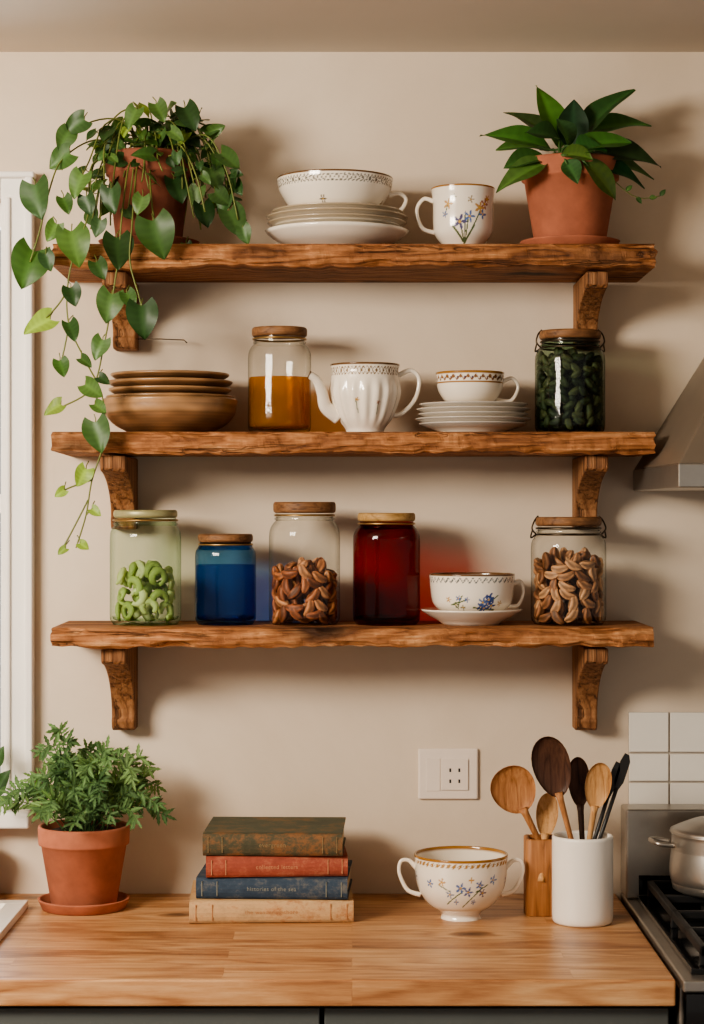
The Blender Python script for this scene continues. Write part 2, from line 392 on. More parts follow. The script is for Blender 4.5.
# ------------------------------------------------------------------ pots & plants
def pot(parent,Rr,Rb,h,mat='terra',saucer=None,sh=.014):
    z0=0
    if saucer:
        mb=MB()
        mb.lathe([(0,0),(saucer*.86,0),(saucer*.9,.001),(saucer*.985,sh*.9),(saucer,sh),(saucer*.96,sh+.001),(saucer*.93,sh),(saucer*.86,.004),(0,.004)],64)
        mb.obj('saucer',[mat],parent=parent); z0=.0045
    mb=MB(); rim=h*.22
    mb.lathe([(0,z0),(Rb*.95,z0),(Rb,z0+.003),(Rr*.93,h-rim-.001),(Rr*.985,h-rim),(Rr*.99,h-rim+.003),(Rr,h-.003),(Rr*.985,h),(Rr*.93,h),(Rr*.91,h-.003),(Rr*.88,h-.02),(0,h-.02)],64)
    mb.obj('pot',[mat],parent=parent)
    mb=MB(); pr=[(0,h-.010)]+[(Rr*.87*k/6,h-.012+.002*((k*7)%3)) for k in range(1,7)]
    mb.lathe(pr[::-1],40); mb.obj('soil',['soil'],parent=parent)
def frame(tip,nrm):
    t=tip.normalized(); nrm=(nrm-t*nrm.dot(t))
    if nrm.length<1e-4: nrm=t.orthogonal()
    nrm.normalize(); return t,nrm,t.cross(nrm)
def leaf(mb,base,tip,nrm,L,W,kind='heart',col=(.1,.3,.05),droop=.15,n=9,mat=0,fold=.25,mid=1.35):
    t,nn,sd=frame(Vector(tip),Vector(nrm)); base=Vector(base); vs=[];cs=[];C=6
    ph=R_(0,6)
    for i in range(n+1):
        tt=i/n
        if kind=='heart':
            f=math.sin(math.pi*(.12+.88*tt)**.72)**.85 if tt<1 else 0
        elif kind=='lance': f=math.sin(math.pi*min(1,tt)**.82)**.9 if 0<tt<1 else .0
        else: f=math.sin(math.pi*tt**.8)**.8*(1+.25*((i%2)*2-1)) if 0<tt<1 else 0
        for j in range(C+1):
            u=-1+2*j/C; au=abs(u)
            y=tt-(.24*au**1.3*(1-tt)**2 if kind=='heart' else 0)
            hgt=fold*au*W*.5*f-droop*L*tt*tt+.05*W*math.sin(ph+tt*7+u*2)*au
            vs.append(base+t*L*y+sd*u*W*.5*f+nn*hgt)
            k=mid if j==C//2 else (1.10 if (i%2==0) else .93)
            k*=(1.0-.1*au)
            cs.append((col[0]*k,col[1]*k,col[2]*k))
    fs=[(i*(C+1)+j,i*(C+1)+j+1,(i+1)*(C+1)+j+1,(i+1)*(C+1)+j) for i in range(n) for j in range(C)]
    mb.add(vs,fs,cs,mat)
def clampwall(mb,lim,wx=0): mb.v=[(x,min(y,lim),z) for x,y,z in mb.v]

# pothos
dP=.115; zt=shz[0]
e=empty('potted_pothos',(X(149,dP),-dP,zt))
ph_=Z(155,dP)-zt
pot(e,.067,.050,ph_,'terrad',saucer=.078)
org=Vector(e.location)
mb=MB(); stemc=lin((112,122,64))
def gcol(a=0):
    base=random.choice([(54,82,42),(66,98,48),(46,74,38),(82,112,58),(60,90,50),(74,104,56)])
    if a: base=(130,156,68)
    k=R_(.8,1.2); c=lin(base); return tuple(v*k for v in c)
top=Vector((0,0,ph_-.005))
for i in range(48):
    az=R_(-math.pi,math.pi) if i%3 else R_(-2.0,2.0)
    dr=Vector((math.sin(az),-math.cos(az)*.6,0))
    reach=R_(.07,.142); up=R_(.02,.062); drop=R_(.0,.11)
    if dr.y>0: reach*=.7
    pts=cr([top+dr*.02, top+dr*reach*.35+Vector((0,0,up)), top+dr*reach*.75+Vector((0,0,up*.8)), top+dr*reach+Vector((0,0,-drop*.4)), top+dr*reach*1.06+Vector((R_(-.01,.01),0,-drop))],4)
    mb.tube(pts,.0013,0,stemc,5)
    for k in range(5,len(pts),2):
        if R_(0,1)<.50: continue
        p=pts[k]; L=R_(.015,.033)
        out=Vector((dr.x*R_(.2,1)+R_(-.8,.8),dr.y*R_(0,1)-R_(-.2,.5),R_(-1,.5))).normalized()
        q=p+Vector((R_(-.014,.014),R_(-.010,.004),R_(.0,.014)))
        mb.tube([p,(p+q)/2,q],.0007,0,stemc,4)
        leaf(mb,q,out,Vector((R_(-.9,.9),-.7,R_(.1,1.3))),L,L*R_(.8,.98),'heart',gcol(R_(0,1)<.1),R_(.0,.35))
def wv(pts,d=.24,r=.0013):
    mb.tube(cr([P(a,b_,(c[0] if c else d))-org for a,b_,*c in pts],6),r,0,stemc,6)
wv([(130,150,.12),(95,140,.16),(62,160,.2),(48,195,.235),(40,230,.245),(30,262,.245)])
wv([(125,155,.13),(92,165,.19),(88,215,.235),(70,270),(68,320),(85,360),(102,395),(104,440),(92,480),(86,515),(76,548)])
wv([(135,155,.13),(128,170,.2),(122,215,.24),(118,260),(112,300),(104,345),(92,388),(62,407)])
wv([(140,155,.13),(136,175,.2),(132,225,.24),(130,262),(140,300),(144,325)])
wv([(152,155,.13),(150,175,.19),(152,205,.23),(156,228,.24)])
wv([(120,150,.13),(105,145,.19),(104,190,.22),(98,225,.24)]); wv([(165,152,.13),(180,145,.18),(196,175,.2),(205,212,.2)]); wv([(170,150,.13),(205,135,.16),(226,170,.17),(238,220,.17)])
wv([(140,150,.13),(120,120,.15),(80,128,.17),(62,170,.2)]); wv([(150,150,.12),(150,112,.12),(125,110,.13),(108,125,.14)]); wv([(150,150,.12),(175,118,.12),(205,125,.14)])
wv([(68,290),(58,305),(46,318)]); wv([(68,330),(64,350),(60,366)]); wv([(92,480),(74,486),(60,492)]); wv([(86,515),(96,505)]); wv([(88,500),(70,535),(62,549)])
for (a,b_,sz,tx,y) in [(37,200,36,.15,0),(28,268,40,-.3,0),(75,247,38,.25,0),(118,252,32,.1,0),(158,238,40,.3,0),(38,325,30,-.9,1),(109,307,30,-.2,0),(143,321,34,.1,0),
  (73,296,20,.3,0),(72,331,20,.4,0),(99,349,22,-.4,0),(62,368,17,.3,0),(53,409,20,-.8,1),(93,390,21,.6,0),(98,436,32,.2,0),(100,408,15,.6,0),(82,477,20,-.5,1),(60,493,12,-.6,1),
  (96,512,12,.6,1),(62,551,10,-.6,1),(84,546,11,.7,1),(130,300,18,.5,0),(52,232,20,-.5,0),(100,270,20,.5,0),(60,160,26,-.7,0),(78,185,26,-.4,0),(112,200,26,.1,0),(188,250,14,.3,0),(178,190,26,.4,0),
  (75,125,24,-.8,0),(190,118,26,.5,0),(230,160,24,.6,0),(205,215,24,.3,0),(235,222,28,.5,0),(245,235,18,.3,0),(215,178,24,.5,0),(104,380,13,.7,0),(48,262,18,.3,0),(86,362,14,.6,0),
  (98,228,18,-.3,0),(66,205,18,.4,0),(88,205,20,.2,0),(140,205,20,-.3,0),(64,140,22,-.5,0),(132,118,22,-.5,0),(160,112,20,.5,0),(222,198,20,.6,0),(196,196,20,-.3,0)]:
    d=.245 if b_>180 and a<165 else (.2 if a<165 else .17)
    L=sz*SC(d)
    t=Vector((tx,R_(-.25,.05),-1 if abs(tx)<.55 else -.45)).normalized()
    c=P(a,b_,d)-org; base=c-t*L*.45
    mb.tube([base+Vector((R_(-.006,.006),.006,.012)),base+Vector((0,.002,.005)),base],.0008,0,stemc,4)
    leaf(mb,base,t,Vector((R_(-.45,.45),-1,R_(.1,.6))),L,L*R_(.88,1.02),'heart',gcol(y),.12,12)
clampwall(mb,dP-.006)
mb.obj('vines',['leaf'],parent=e)

# broad-leaved plant
e=empty('potted_peace_lily',(X(570,dP),-dP,zt)); ph2=Z(161,dP)-zt
pot(e,.076,.054,ph2,'terra',saucer=.077)
org=Vector(e.location); mb=MB(); top=Vector((0,0,ph2-.008))
dk=[(46,80,42),(56,92,48),(68,108,52),(40,70,40),(78,114,56)]
for (bx_,by,tx,ty,W,d) in [(560,150,541,86,32,.11),(583,135,630,88,36,.11),(552,150,482,131,34,.12),(592,152,658,164,38,.13),(548,162,497,190,32,.17),(590,132,648,122,32,.09),(556,140,508,112,28,.07),
   (582,160,616,196,30,.19),(545,158,506,166,32,.15),(572,150,574,98,32,.13),(562,155,592,158,30,.19),(575,150,628,140,34,.16),(598,165,644,186,28,.16),(560,140,528,130,34,.15),(580,142,604,110,32,.06),(588,158,654,176,28,.12),(550,150,498,146,30,.08),(575,150,606,150,36,.18),(570,145,560,118,30,.16),(565,160,578,182,22,.19)]:
    bs=P(bx_,by,d)-org; tp=P(tx,ty,d+R_(-.01,.02))-org; v=tp-bs; L=v.length*R_(.98,1.04)
    st=top+Vector((R_(-.02,.02),R_(-.02,.02),0))
    mb.tube(cr([st,(st+bs)/2+Vector((0,0,.012)),bs,bs+v*.2],4),.0018,0,lin((84,116,66)),6)
    up=Vector((R_(-.4,.4),-.75,.9))
    leaf(mb,bs,v+up.normalized()*L*.2,up,L,W*SC(d),'lance',tuple(c*R_(.8,1.25) for c in lin(random.choice(dk))),.25,14,fold=.35,mid=1.6)
tend=cr([P(600,165,.16)-org,P(622,188,.17)-org,P(640,198,.17)-org,P(660,196,.17)-org],5); mb.tube(tend,.0007,0,stemc,4)
for p in tend[6::3]: leaf(mb,p,Vector((R_(.2,1),-.1,R_(-.6,.6))),Vector((0,-1,.3)),.013,.008,'lance',gcol(),.1,6)
clampwall(mb,dP-.006)
mb.obj('foliage',['leaf'],parent=e)

# herb plant on the counter
dH=.125
e=empty('potted_fern',(X(84,dH),-dH,CT)); ph3=Z(825,dH)-CT
pot(e,.0705,.05,ph3,'terra',saucer=.071,sh=.016)
mb=MB(); top=Vector((0,0,ph3-.012))
hg=[(84,114,72),(98,130,82),(68,98,60),(116,146,94),(88,118,76)]
for i in range(56):
    az=R_(-math.pi,math.pi); el=R_(0,1)**.75
    dr=Vector((math.sin(az),-math.cos(az)*.7,0))
    reach=.015+.090*el; H=.160*(1-.66*el**1.5)*R_(.62,1.06)
    st=top+dr*R_(0,.035)
    pts=cr([st,st+dr*reach*.3+Vector((0,0,H*.55)),st+dr*reach*.75+Vector((0,0,H*.95)),st+dr*reach*1.12+Vector((R_(-.012,.012),0,H*(1-.35*el)))],6)
    cc=lin(random.choice(hg)); mb.tube(pts,.0008,0,tuple(v*.8 for v in cc),4)
    for k in range(4,len(pts)):
        if R_(0,1)<.12: continue
        p=pts[k]; tg=(pts[k]-pts[k-1]).normalized(); sd=tg.cross(Vector((R_(-.6,.6),-1,.3))).normalized()
        for sg in (-1,1):
            L=R_(.011,.024)*(1.1-.5*abs(k/len(pts)-.6))
            k2=R_(.6,1.25)
            leaf(mb,p,sd*sg+tg*R_(.4,1.1)+Vector((0,R_(-.5,.5),R_(-.2,.3))),Vector((R_(-.6,.6),-1,R_(0,1))),L,L*.27,'serr',tuple(v*k2 for v in cc),.15,7)
    leaf(mb,pts[-1],pts[-1]-pts[-2],Vector((0,-1,.4)),.020,.005,'serr',cc,.2,7)
clampwall(mb,dH-.006)
mb.obj('fronds',['fern'],parent=e)

dq=.065
e=empty('potted_houseplant',(X(-34,dq),-dq,CT)); pot(e,.045,.034,.085,'terra',saucer=.05)
mb=MB()
for (tx,ty) in [(5,742),(8,772),(4,783),(-12,725),(-40,720),(-60,740),(-70,775),(-25,760)]:
    tp=P(tx,ty,dq+.02)-Vector(e.location); st=Vector((0,0,.075)); bs=st.lerp(tp,.7)+Vector((0,0,.01))
    mb.tube(cr([st,st.lerp(bs,.5)+Vector((0,0,.015)),bs],4),.0014,0,stemc,5)
    leaf(mb,bs,tp-bs,Vector((R_(-.3,.3),-1,.5)),.04,.022,'lance',gcol(),.1)
clampwall(mb,dq-.055)
mb.obj('foliage',['leaf'],parent=e)

# ------------------------------------------------------------------ porcelain
IV=lin((236,226,210)); IVI=lin((228,217,200)); GOLD=lin((150,104,44)); BRN=lin((104,76,50)); GRY=lin((104,100,88))
def cupbody(mb,outer,Rf,th=.0028,paint=None,segs=256,rf=None,foot=.004,mat=0):
    o=[(Rf,0)]+outer
    prof=[(0,foot),(Rf*.8,foot),(Rf*.86,0.0004),(Rf*.9,0)]+cr2(o,.0011)
    no=len(prof); rt,zt_=outer[-1]
    inner=[(max(r-th,0.001),max(z,foot+th)) for r,z in cr2(outer,.003)][::-1]
    prof+= [(rt-th*.25,zt_+th*.35),(rt-th*.75,zt_+th*.3)]+inner+[(0,foot+th)]
    flags=[True]*(no+1)+[False]*(len(prof)-no-1)
    mb.lathe(prof,segs,mat,IV,rf,paint,flags=flags)
def handle(mb,pts,r,flat=.7,col=IV,n=10):
    c=cr(pts,7); mb.tube(c,[r*(1.25-.35*math.sin(math.pi*i/(len(c)-1))) for i in range(len(c))],0,col,n,flat)
def petals(dx,dz,s,k): 
    rr=math.hypot(dx,dz)
    return rr<s*(.62+.38*math.cos(k*math.atan2(dz,dx)))
def seg(dx,dz,ax,az,bx,bz):
    vx,vz=bx-ax,bz-az; t=max(0,min(1,((dx-ax)*vx+(dz-az)*vz)/(vx*vx+vz*vz))); return math.hypot(dx-ax-t*vx,dz-az-t*vz)
def painter(R,h,band,flowers=[],stems=[],rep=None,base=IV):
    def f(th,z,r,outer):
        if not outer:
            if z>h-.004: return band(th,z) or base if band else base
            return IVI
        s=th*R
        if band:
            c=band(th,z)
            if c: return c
        for (fx,fz,sz,col,k) in flowers:
            for off in ((0,) if rep is None else rep):
                dx=s-fx-off*R
                if abs(dx)<sz and abs(z-fz)<sz and petals(dx,z-fz,sz,k):
                    return lin((200,160,76)) if math.hypot(dx,z-fz)<sz*.2 else col
        for (a,b_,c,d_,w,col) in stems:
            for off in ((0,) if rep is None else rep):
                if seg(s-off*R,z,a,b_,c,d_)<w: return col
        return base
    return f
def plate(mb,R,z,h=.012,col=IV,band=None,segs=96):
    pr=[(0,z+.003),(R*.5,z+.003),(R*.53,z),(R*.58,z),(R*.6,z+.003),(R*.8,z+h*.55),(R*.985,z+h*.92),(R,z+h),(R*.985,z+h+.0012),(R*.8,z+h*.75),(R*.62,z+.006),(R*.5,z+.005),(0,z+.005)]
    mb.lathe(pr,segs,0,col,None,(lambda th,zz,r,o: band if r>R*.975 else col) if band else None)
d0=.11
xc=X(337,d0); e=empty('stack_of_plates',(xc,-d0,zt)); mb=MB()
Rp=.098
mb.lathe(cr2([(0,.002),(.045,.002),(.05,0),(.055,0),(.062,.003),(.090,.014),(Rp+.010,.026),(Rp+.0135,.0305),(Rp+.011,.0315),(.085,.021),(.05,.008),(0,.008)],.004),128,0,IV)
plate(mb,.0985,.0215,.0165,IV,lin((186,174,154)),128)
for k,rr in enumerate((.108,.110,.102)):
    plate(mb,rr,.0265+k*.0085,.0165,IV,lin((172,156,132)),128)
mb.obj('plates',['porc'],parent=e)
zb=.0265+2*.0085+.0055
hb=Z(179,d0)-zt-zb; Rb_=(393-277)/2*SC(d0)
def bandA(th,z):
    zz=hb-z
    if zz<.0022: return BRN
    if .003<zz<.019:
        u=(th*Rb_*1000)%13.0; v=zz*1000-10.5
        w=5.0*math.sin(u/13*2*math.pi)
        if abs(v-w)<1.0 or abs(v+w*.7)<.8 or math.hypot(u-6.5,v)<1.7 or math.hypot(u-3.2,v+4.5)<1.4 or math.hypot(u-9.8,v-4.5)<1.4: return GRY
    return None
e=empty('porcelain_bowl',(X(335,d0),-d0,zt+zb)); mb=MB()
pA=painter(Rb_,hb,bandA,[(-.022,.022,.0070,lin((96,88,74)),6)],[],(0,1.6,-1.6))
cupbody(mb,[(.036,.004),(.056,.010),(.072,.022),(Rb_-.005,hb*.66),(Rb_-.001,hb*.86),(Rb_,hb)],.034,.003,pA)
handle(mb,[(Rb_*.93,0,hb*.6),(Rb_+.010,0,hb*.64),(Rb_+.020,0,hb*.48),(Rb_+.008,0,hb*.2),(Rb_*.76,0,hb*.26)],.0032)
mb.obj('bowl',['porc'],parent=e)

hC=Z(189,d0)-zt; RC=(495-431)/2*SC(d0)
e=empty('teacup',(X(463,d0),-d0,zt)); mb=MB()
pur=lin((84,80,116)); grn=lin((82,98,62)); tan=lin((186,142,84)); pk=lin((160,110,96)); blu=lin((38,62,124)); lbl=lin((86,110,160))
def bandB(th,z):
    zz=hC-z
    if zz<.0020: return GOLD
fl=[(-.008,.040,.012,pur,5),(.008,.048,.010,lbl,5),(.026,.062,.010,tan,5),(.036,.068,.009,pk,5),(.032,.052,.008,lbl,4),(-.028,.068,.009,tan,5),(.042,.076,.007,tan,6),(.010,.074,.006,lin((150,130,100)),5),(-.034,.052,.006,lbl,5),(-.018,.078,.005,lin((120,130,90)),5)]
st=[(.0,.008,-.008,.040,.0012,grn),(.001,.008,.006,.046,.0011,grn),(.003,.010,.026,.056,.0011,grn),(-.003,.012,-.02,.034,.0018,grn),(.004,.014,.016,.034,.0018,grn),(.0,.01,.001,.055,.0009,lin((100,108,88))),(-.034,.05,-.028,.07,.0009,grn)]
cupbody(mb,[(.028,.003),(.030,.008),(.043,.024),(.0465,.042),(RC-.003,hC*.75),(RC-.001,hC*.92),(RC,hC)],.027,.0026,painter(RC,hC,bandB,fl,st,(0,math.pi*.9)))
handle(mb,[(-RC*.92,0,hC*.8),(-RC-.011,0,hC*.84),(-RC-.022,0,hC*.66),(-RC-.014,0,hC*.38),(-RC*.88,0,hC*.3)],.003)
mb.obj('cup',['porc'],parent=e)

zm=shz[1]; e=empty('stack_of_stoneware_bowls',(X(170,d0),-d0,zm)); mb=MB()
b1=lin((136,100,68)); b2=lin((160,122,84))
def stpaint(R): 
    def f(th,z,r,o):
        k=.85+.4*noise.noise(Vector((math.sin(th)*r*30,math.cos(th)*r*30,z*90)))+.14*math.sin(z*1400)
        c=b2 if r>R*.97 else b1
        return tuple(v*k for v in c)
    return f
Rw=(237-102)/2*SC(d0)
mb.lathe(cr2([(0,.003),(.05,.003),(.054,0),(.060,0),(.066,.003),(.086,.014),(.100,.030),(Rw-.001,.046),(Rw,.052),(Rw-.002,.054),(Rw-.006,.051),(.085,.024),(.05,.009),(0,.009)],.003),128,0,b1,None,stpaint(Rw))
for k,rr in enumerate((.099,.095,.097,.092)):
    R0=rr; z0=.046+k*.0115
    mb.lathe(cr2([(0,z0+.001),(R0*.7,z0),(R0*.9,z0+.004),(R0*.99,z0+.009),(R0,z0+.011),(R0*.985,z0+.0125),(R0*.93,z0+.011),(R0*.7,z0+.006),(0,z0+.005)],.003),128,0,b1,None,stpaint(R0))
mb.obj('bowls',['stone'],parent=e)

dT=.13; hT=Z(365,dT)-zm; e=empty('teapot',(X(365,dT),-dT,zm)); mb=MB()
def rfl(th,z):
    k=max(0,min(1,(z-.008)/.02))*max(0,min(1,(hT-.02-z)/.02)); return 1+.026*k*math.cos(th*18)
def bandT(th,z):
    zz=hT-z
    if zz<.0026: return BRN
    if .003<zz<.020:
        u=(th*58)%13.0; v=zz*1000-11; w=5.4*math.sin(u/13*2*math.pi)
        if abs(v-w)<1.3 or math.hypot(u-6.5,v)<2.1 or abs(v+w)<.8: return lin((112,86,54))
flT=[(-.012,.050,.0035,tan,5),(.020,.046,.0035,pk,5)]
stT=[(-.012,.03,-.014,.05,.0006,grn),(.020,.028,.020,.046,.0006,grn)]
RT=(400-330)/2*SC(dT)
cupbody(mb,[(.029,.003),(.031,.008),(.041,.022),(.0495,.042),(.0545,.062),(RT-.001,hT*.80),(RT-.0022,hT*.91),(RT,hT)],.028,.003,painter(.05,hT,bandT,flT,stT),288,rfl)
sp=cr([(-.040,-.006,.026),(-.060,-.014,.040),(-.066,-.022,.062),(-.074,-.030,.080),(-.085,-.036,.088)],6)
mb.tube(sp,[.0135-.0080*(i/(len(sp)-1))**.7 for i in range(len(sp))],0,IV,14,.8)
mb.tube([sp[-1]+Vector((.001,0,-.0005)),sp[-1]+Vector((-.0008,0,.0004))],[.006,.0062],0,BRN,14,.8)
handle(mb,[(RT*.93,0,hT*.84),(RT+.016,0,hT*.92),(RT+.029,0,hT*.80),(RT+.024,0,hT*.52),(RT+.004,0,hT*.3),(RT*.74,0,hT*.26)],.0034)
mb.obj('pot_body',['porc'],parent=e)

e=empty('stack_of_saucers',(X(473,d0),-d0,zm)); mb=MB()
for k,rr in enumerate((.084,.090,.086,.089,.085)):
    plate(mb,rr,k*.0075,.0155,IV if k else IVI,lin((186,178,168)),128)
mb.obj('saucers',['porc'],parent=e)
zs=4*.0075+.0055; hD=Z(373,d0)-zm-zs; RD=(505-436)/2*SC(d0)
e=empty('teacup',(X(470,d0),-d0,zm+zs)); mb=MB()
def bandD(th,z):
    zz=hD-z
    if zz<.0026: return GOLD
    if zz<.017:
        u=(th*RD*1000)%12.0; v=zz*1000-9
        if abs(v-3.4*math.cos(u/12*2*math.pi))<1.5 or math.hypot(u-6,v+1)<2.4: return lin((128,84,44))
        if math.hypot(u-1,v-1)<2.4: return lin((74,58,84))
        if abs(v-7)<.7: return GOLD
cupbody(mb,[(.024,.003),(.027,.007),(.041,.018),(.050,.034),(RD-.001,hD*.88),(RD,hD)],.023,.0026,painter(RD,hD,bandD))
handle(mb,[(RD*.95,0,hD*.78),(RD+.012,0,hD*.86),(RD+.021,0,hD*.62),(RD+.010,0,hD*.28),(RD*.76,0,hD*.3)],.0028)
mb.obj('cup',['porc'],parent=e)

zl=shz[2]; e=empty('saucer',(X(471,d0),-d0,zl)); mb=MB()
Rs=(523-420)/2*SC(d0)
mb.lathe(cr2([(0,.003),(.036,.003),(.039,0),(.044,0),(.048,.004),(.066,.014),(Rs-.001,.022),(Rs,.0235),(Rs-.002,.0245),(.06,.015),(.04,.006),(0,.006)],.003),128,0,IV); mb.obj('dish',['porc'],parent=e)
hE=Z(574,d0)-zl-.0065; RE=(515-429)/2*SC(d0)
e=empty('teacup',(X(472,d0),-d0,zl+.0065)); mb=MB()
def bandE(th,z):
    zz=hE-z
    if zz<.0022: return BRN
    if .003<zz<.013:
        u=(th*RE*1000)%10.0; v=zz*1000-8
        if abs(v-3.2*math.sin(u/10*2*math.pi))<1.1 or math.hypot(u-5,v)<1.4: return lin((92,96,98))
fb=[]
for (a,b_) in ((.014,.030),(.024,.034),(.018,.021),(.030,.025),(.023,.028),(.026,.037),(.012,.024)): fb.append((a,b_,.0085,random.choice([blu,blu,lbl,lin((56,78,146))]),5))
fb+=[(-.026,.036,.005,lbl,5),(-.032,.026,.005,grn,4),(.046,.028,.005,tan,5),(-.02,.022,.005,lin((140,130,96)),4),(-.012,.034,.005,lbl,5),(-.044,.034,.005,tan,5)]
cupbody(mb,[(.030,.003),(.033,.008),(.048,.014),(.061,.028),(RE-.0015,hE*.74),(RE,hE)],.029,.0026,painter(RE,hE,bandE,fb,[(-.002,.022,.04,.018,.0012,grn),(.006,.014,.040,.040,.0011,grn),(-.03,.02,-.02,.04,.001,grn),(-.040,.026,-.012,.034,.001,grn)],(0,math.pi*.85)))
handle(mb,[(RE*.95,0,hE*.78),(RE+.008,0,hE*.84),(RE+.013,0,hE*.6),(RE+.004,0,hE*.32),(RE*.78,0,hE*.32)],.0028)
mb.obj('cup',['porc'],parent=e)

dB=.20; RB=(508-414)/2*SC(dB); hB=.096
e=empty('two_handled_bowl',(X(461,dB),-dB,CT)); mb=MB()
def bandF(th,z):
    zz=hB-z
    if zz<.0026: return GOLD
    if .0035<zz<.012:
        u=(th*RB*1000)%9.0; v=zz*1000-7.5
        if math.hypot(u-4.5,v)<2.6 or abs(v-3*math.sin(u/9*6.283))<.8: return lin((164,124,66))
fb=[(-.004,.056,.009,lbl,5),(.008,.050,.008,lin((84,92,140)),5),(-.022,.046,.007,lin((112,122,150)),5),(.026,.060,.007,lbl,5),(.032,.048,.007,lin((104,94,118)),5),(-.034,.064,.007,tan,5),(.012,.068,.005,tan,4),(-.012,.034,.005,lbl,4),(.050,.066,.008,lbl,5),(-.056,.060,.007,lbl,5),(.018,.034,.005,lbl,5)]
cupbody(mb,[(.0295,.003),(.029,.007),(.034,.012),(.050,.023),(.063,.042),(RB-.002,.064),(RB-.001,.082),(RB,hB)],.031,.003,painter(RB,hB,bandF,fb,[(-.03,.030,.0,.052,.0009,grn),(.0,.026,.03,.056,.0009,grn),(-.02,.05,-.04,.06,.0008,grn),(.02,.05,.04,.06,.0008,grn)],(0,2.1,-2.1)))
for sg in (-1,1):
    handle(mb,[(sg*RB*.95,0,hB*.78),(sg*(RB+.008),0,hB*.90),(sg*(RB+.020),0,hB*.88),(sg*(RB+.022),0,hB*.70),(sg*(RB+.010),0,hB*.44),(sg*RB*.86,0,hB*.36)],.0030)
mb.obj('bowl',['porc'],parent=e)

# ------------------------------------------------------------------ jars
def pecan(mb,mtx,a,b_,col,nu=12,nv=8,groove=.16):
    vs=[];cs=[]
    for i in range(nv+1):
        ph=math.pi*i/nv; 
        for j in range(nu):
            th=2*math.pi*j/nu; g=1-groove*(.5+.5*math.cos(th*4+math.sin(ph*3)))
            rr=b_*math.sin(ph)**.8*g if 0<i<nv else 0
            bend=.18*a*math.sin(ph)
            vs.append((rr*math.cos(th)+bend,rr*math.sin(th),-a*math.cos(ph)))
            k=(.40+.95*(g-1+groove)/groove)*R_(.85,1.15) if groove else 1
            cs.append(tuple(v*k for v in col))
    fs=[(i*nu+j,i*nu+(j+1)%nu,(i+1)*nu+(j+1)%nu,(i+1)*nu+j) for i in range(nv) for j in range(nu)]
    mb.add(vs,fs,cs,0,True,mtx)
def rtan(loc,th):
    return Matrix.Translation(loc)@Matrix.Rotation(th,4,'Z')@Matrix.Rotation(R_(-.3,.3),4,'X')@Matrix.Rotation(R_(0,3.14),4,'Y')
def jar(name,px0,px1,pyt,zs_,gm,lid='lid',neck=.80,lidr=.88,fill=None,wire=False,lh=.085,sh=.76):
    e=empty(name,(X((px0+px1)/2,d0),-d0,zs_)); R=(px1-px0)/2*SC(d0); h=Z(pyt,d0)-zs_
    nz=h*(1-lh)
    prof=cr2([(0,.004),(R*.6,.003),(R*.8,.0006),(R*.9,.0004),(R*.975,.006),(R,.014),(R,h*.3),(R,h*.55),(R*.998,h*(sh-.04)),(R*.965,h*(sh+.02)),(R*.88,h*(sh+.065)),(R*neck,h*(sh+.09)),(R*neck*.985,h*(sh+.11)),(R*neck,nz-.003),(R*neck*1.0,nz-.0003)],.004)
    mb=MB(); mb.lathe(prof,72)
    a=[(R*neck*.99,nz-.012),(R*neck*1.055,nz-.010),(R*neck*1.06,nz-.008),(R*neck*.99,nz-.006)]
    mb.lathe(a,72)
    # thick glass heel inside the base
    mb.lathe(cr2([(R*.93,.013),(R*.9,.0085),(R*.7,.0065),(0,.0075)],.004),72)
    mb.obj('glass_body',[gm],parent=e)
    mb=MB(); rl=R*lidr
    mb.lathe(cr2([(0,nz),(rl*.93,nz),(rl*.98,nz+.0015),(rl,nz+.004),(rl,h-.004),(rl*.985,h-.0015),(rl*.95,h),(0,h)],.003),72); mb.obj('lid',[lid],parent=e)
    mb=MB(); ring=[(R*neck*1.045*math.sin(t*math.pi/24),-R*neck*1.045*math.cos(t*math.pi/24),nz-.0035) for t in range(48)]
    mb.tube(ring,.0016,0,(.3,.3,.3),6,closed=True)
    if wire:
        rr=R*neck*1.05
        for zq in (nz-.013,):
            mb.tube([(rr*math.sin(t*math.pi/24),-rr*math.cos(t*math.pi/24),zq) for t in range(48)],.0013,closed=True)
        for sg in (-1,1):
            mb.tube(cr([(sg*rr,-.006,nz-.013),(sg*(rr+.007),-.006,nz-.004),(sg*(rl+.002),-.004,nz+.008),(sg*(rl-.004),0,h+.0015)],4),.0013)
            mb.tube(cr([(sg*rr,.006,nz-.013),(sg*(rr+.008),.004,nz-.018),(sg*(rr+.006),0,nz-.006)],4),.0013)
    mb.obj('neck_ring',['wire' if wire else 'brass'],parent=e)
    if fill: 
        mb=MB(); mt=fill(mb,R,h,nz); mb.obj('contents',[mt],parent=e)
    return e
def f_liq(mat,lvl):
    def f(mb,R,h,nz):
        r=R*.965; t=lvl*h
        mb.lathe(cr2([(0,.009),(r*.85,.009),(r,.016),(r,t*.5),(r,t-.001),(r*.99,t),(0,t)],.004),64); return mat
    return f
def packf(size,top,colors,maker,mat='nut'):
    def f(mb,R,h,nz):
        z=.009+size*.5
        while z<top*h:
            for rr,k in ((R-size*.62,1),(R-size*1.7,.8)):
                if rr<size*.3: continue
                n=max(3,int(2*math.pi*rr/(size*1.25)))
                o=R_(0,6)
                for j in range(n):
                    th=o+2*math.pi*j/n+R_(-.1,.1)
                    maker(mb,Vector((rr*math.sin(th),-rr*math.cos(th),z+R_(-.3,.3)*size)),th,size,random.choice(colors))
            z+=size*.85
        for _ in range(8): 
            a=R_(0,6.3); q=R_(0,R*.6); maker(mb,Vector((q*math.sin(a),-q*math.cos(a),z-size*.2)),a,size,random.choice(colors))
        return mat
    return f
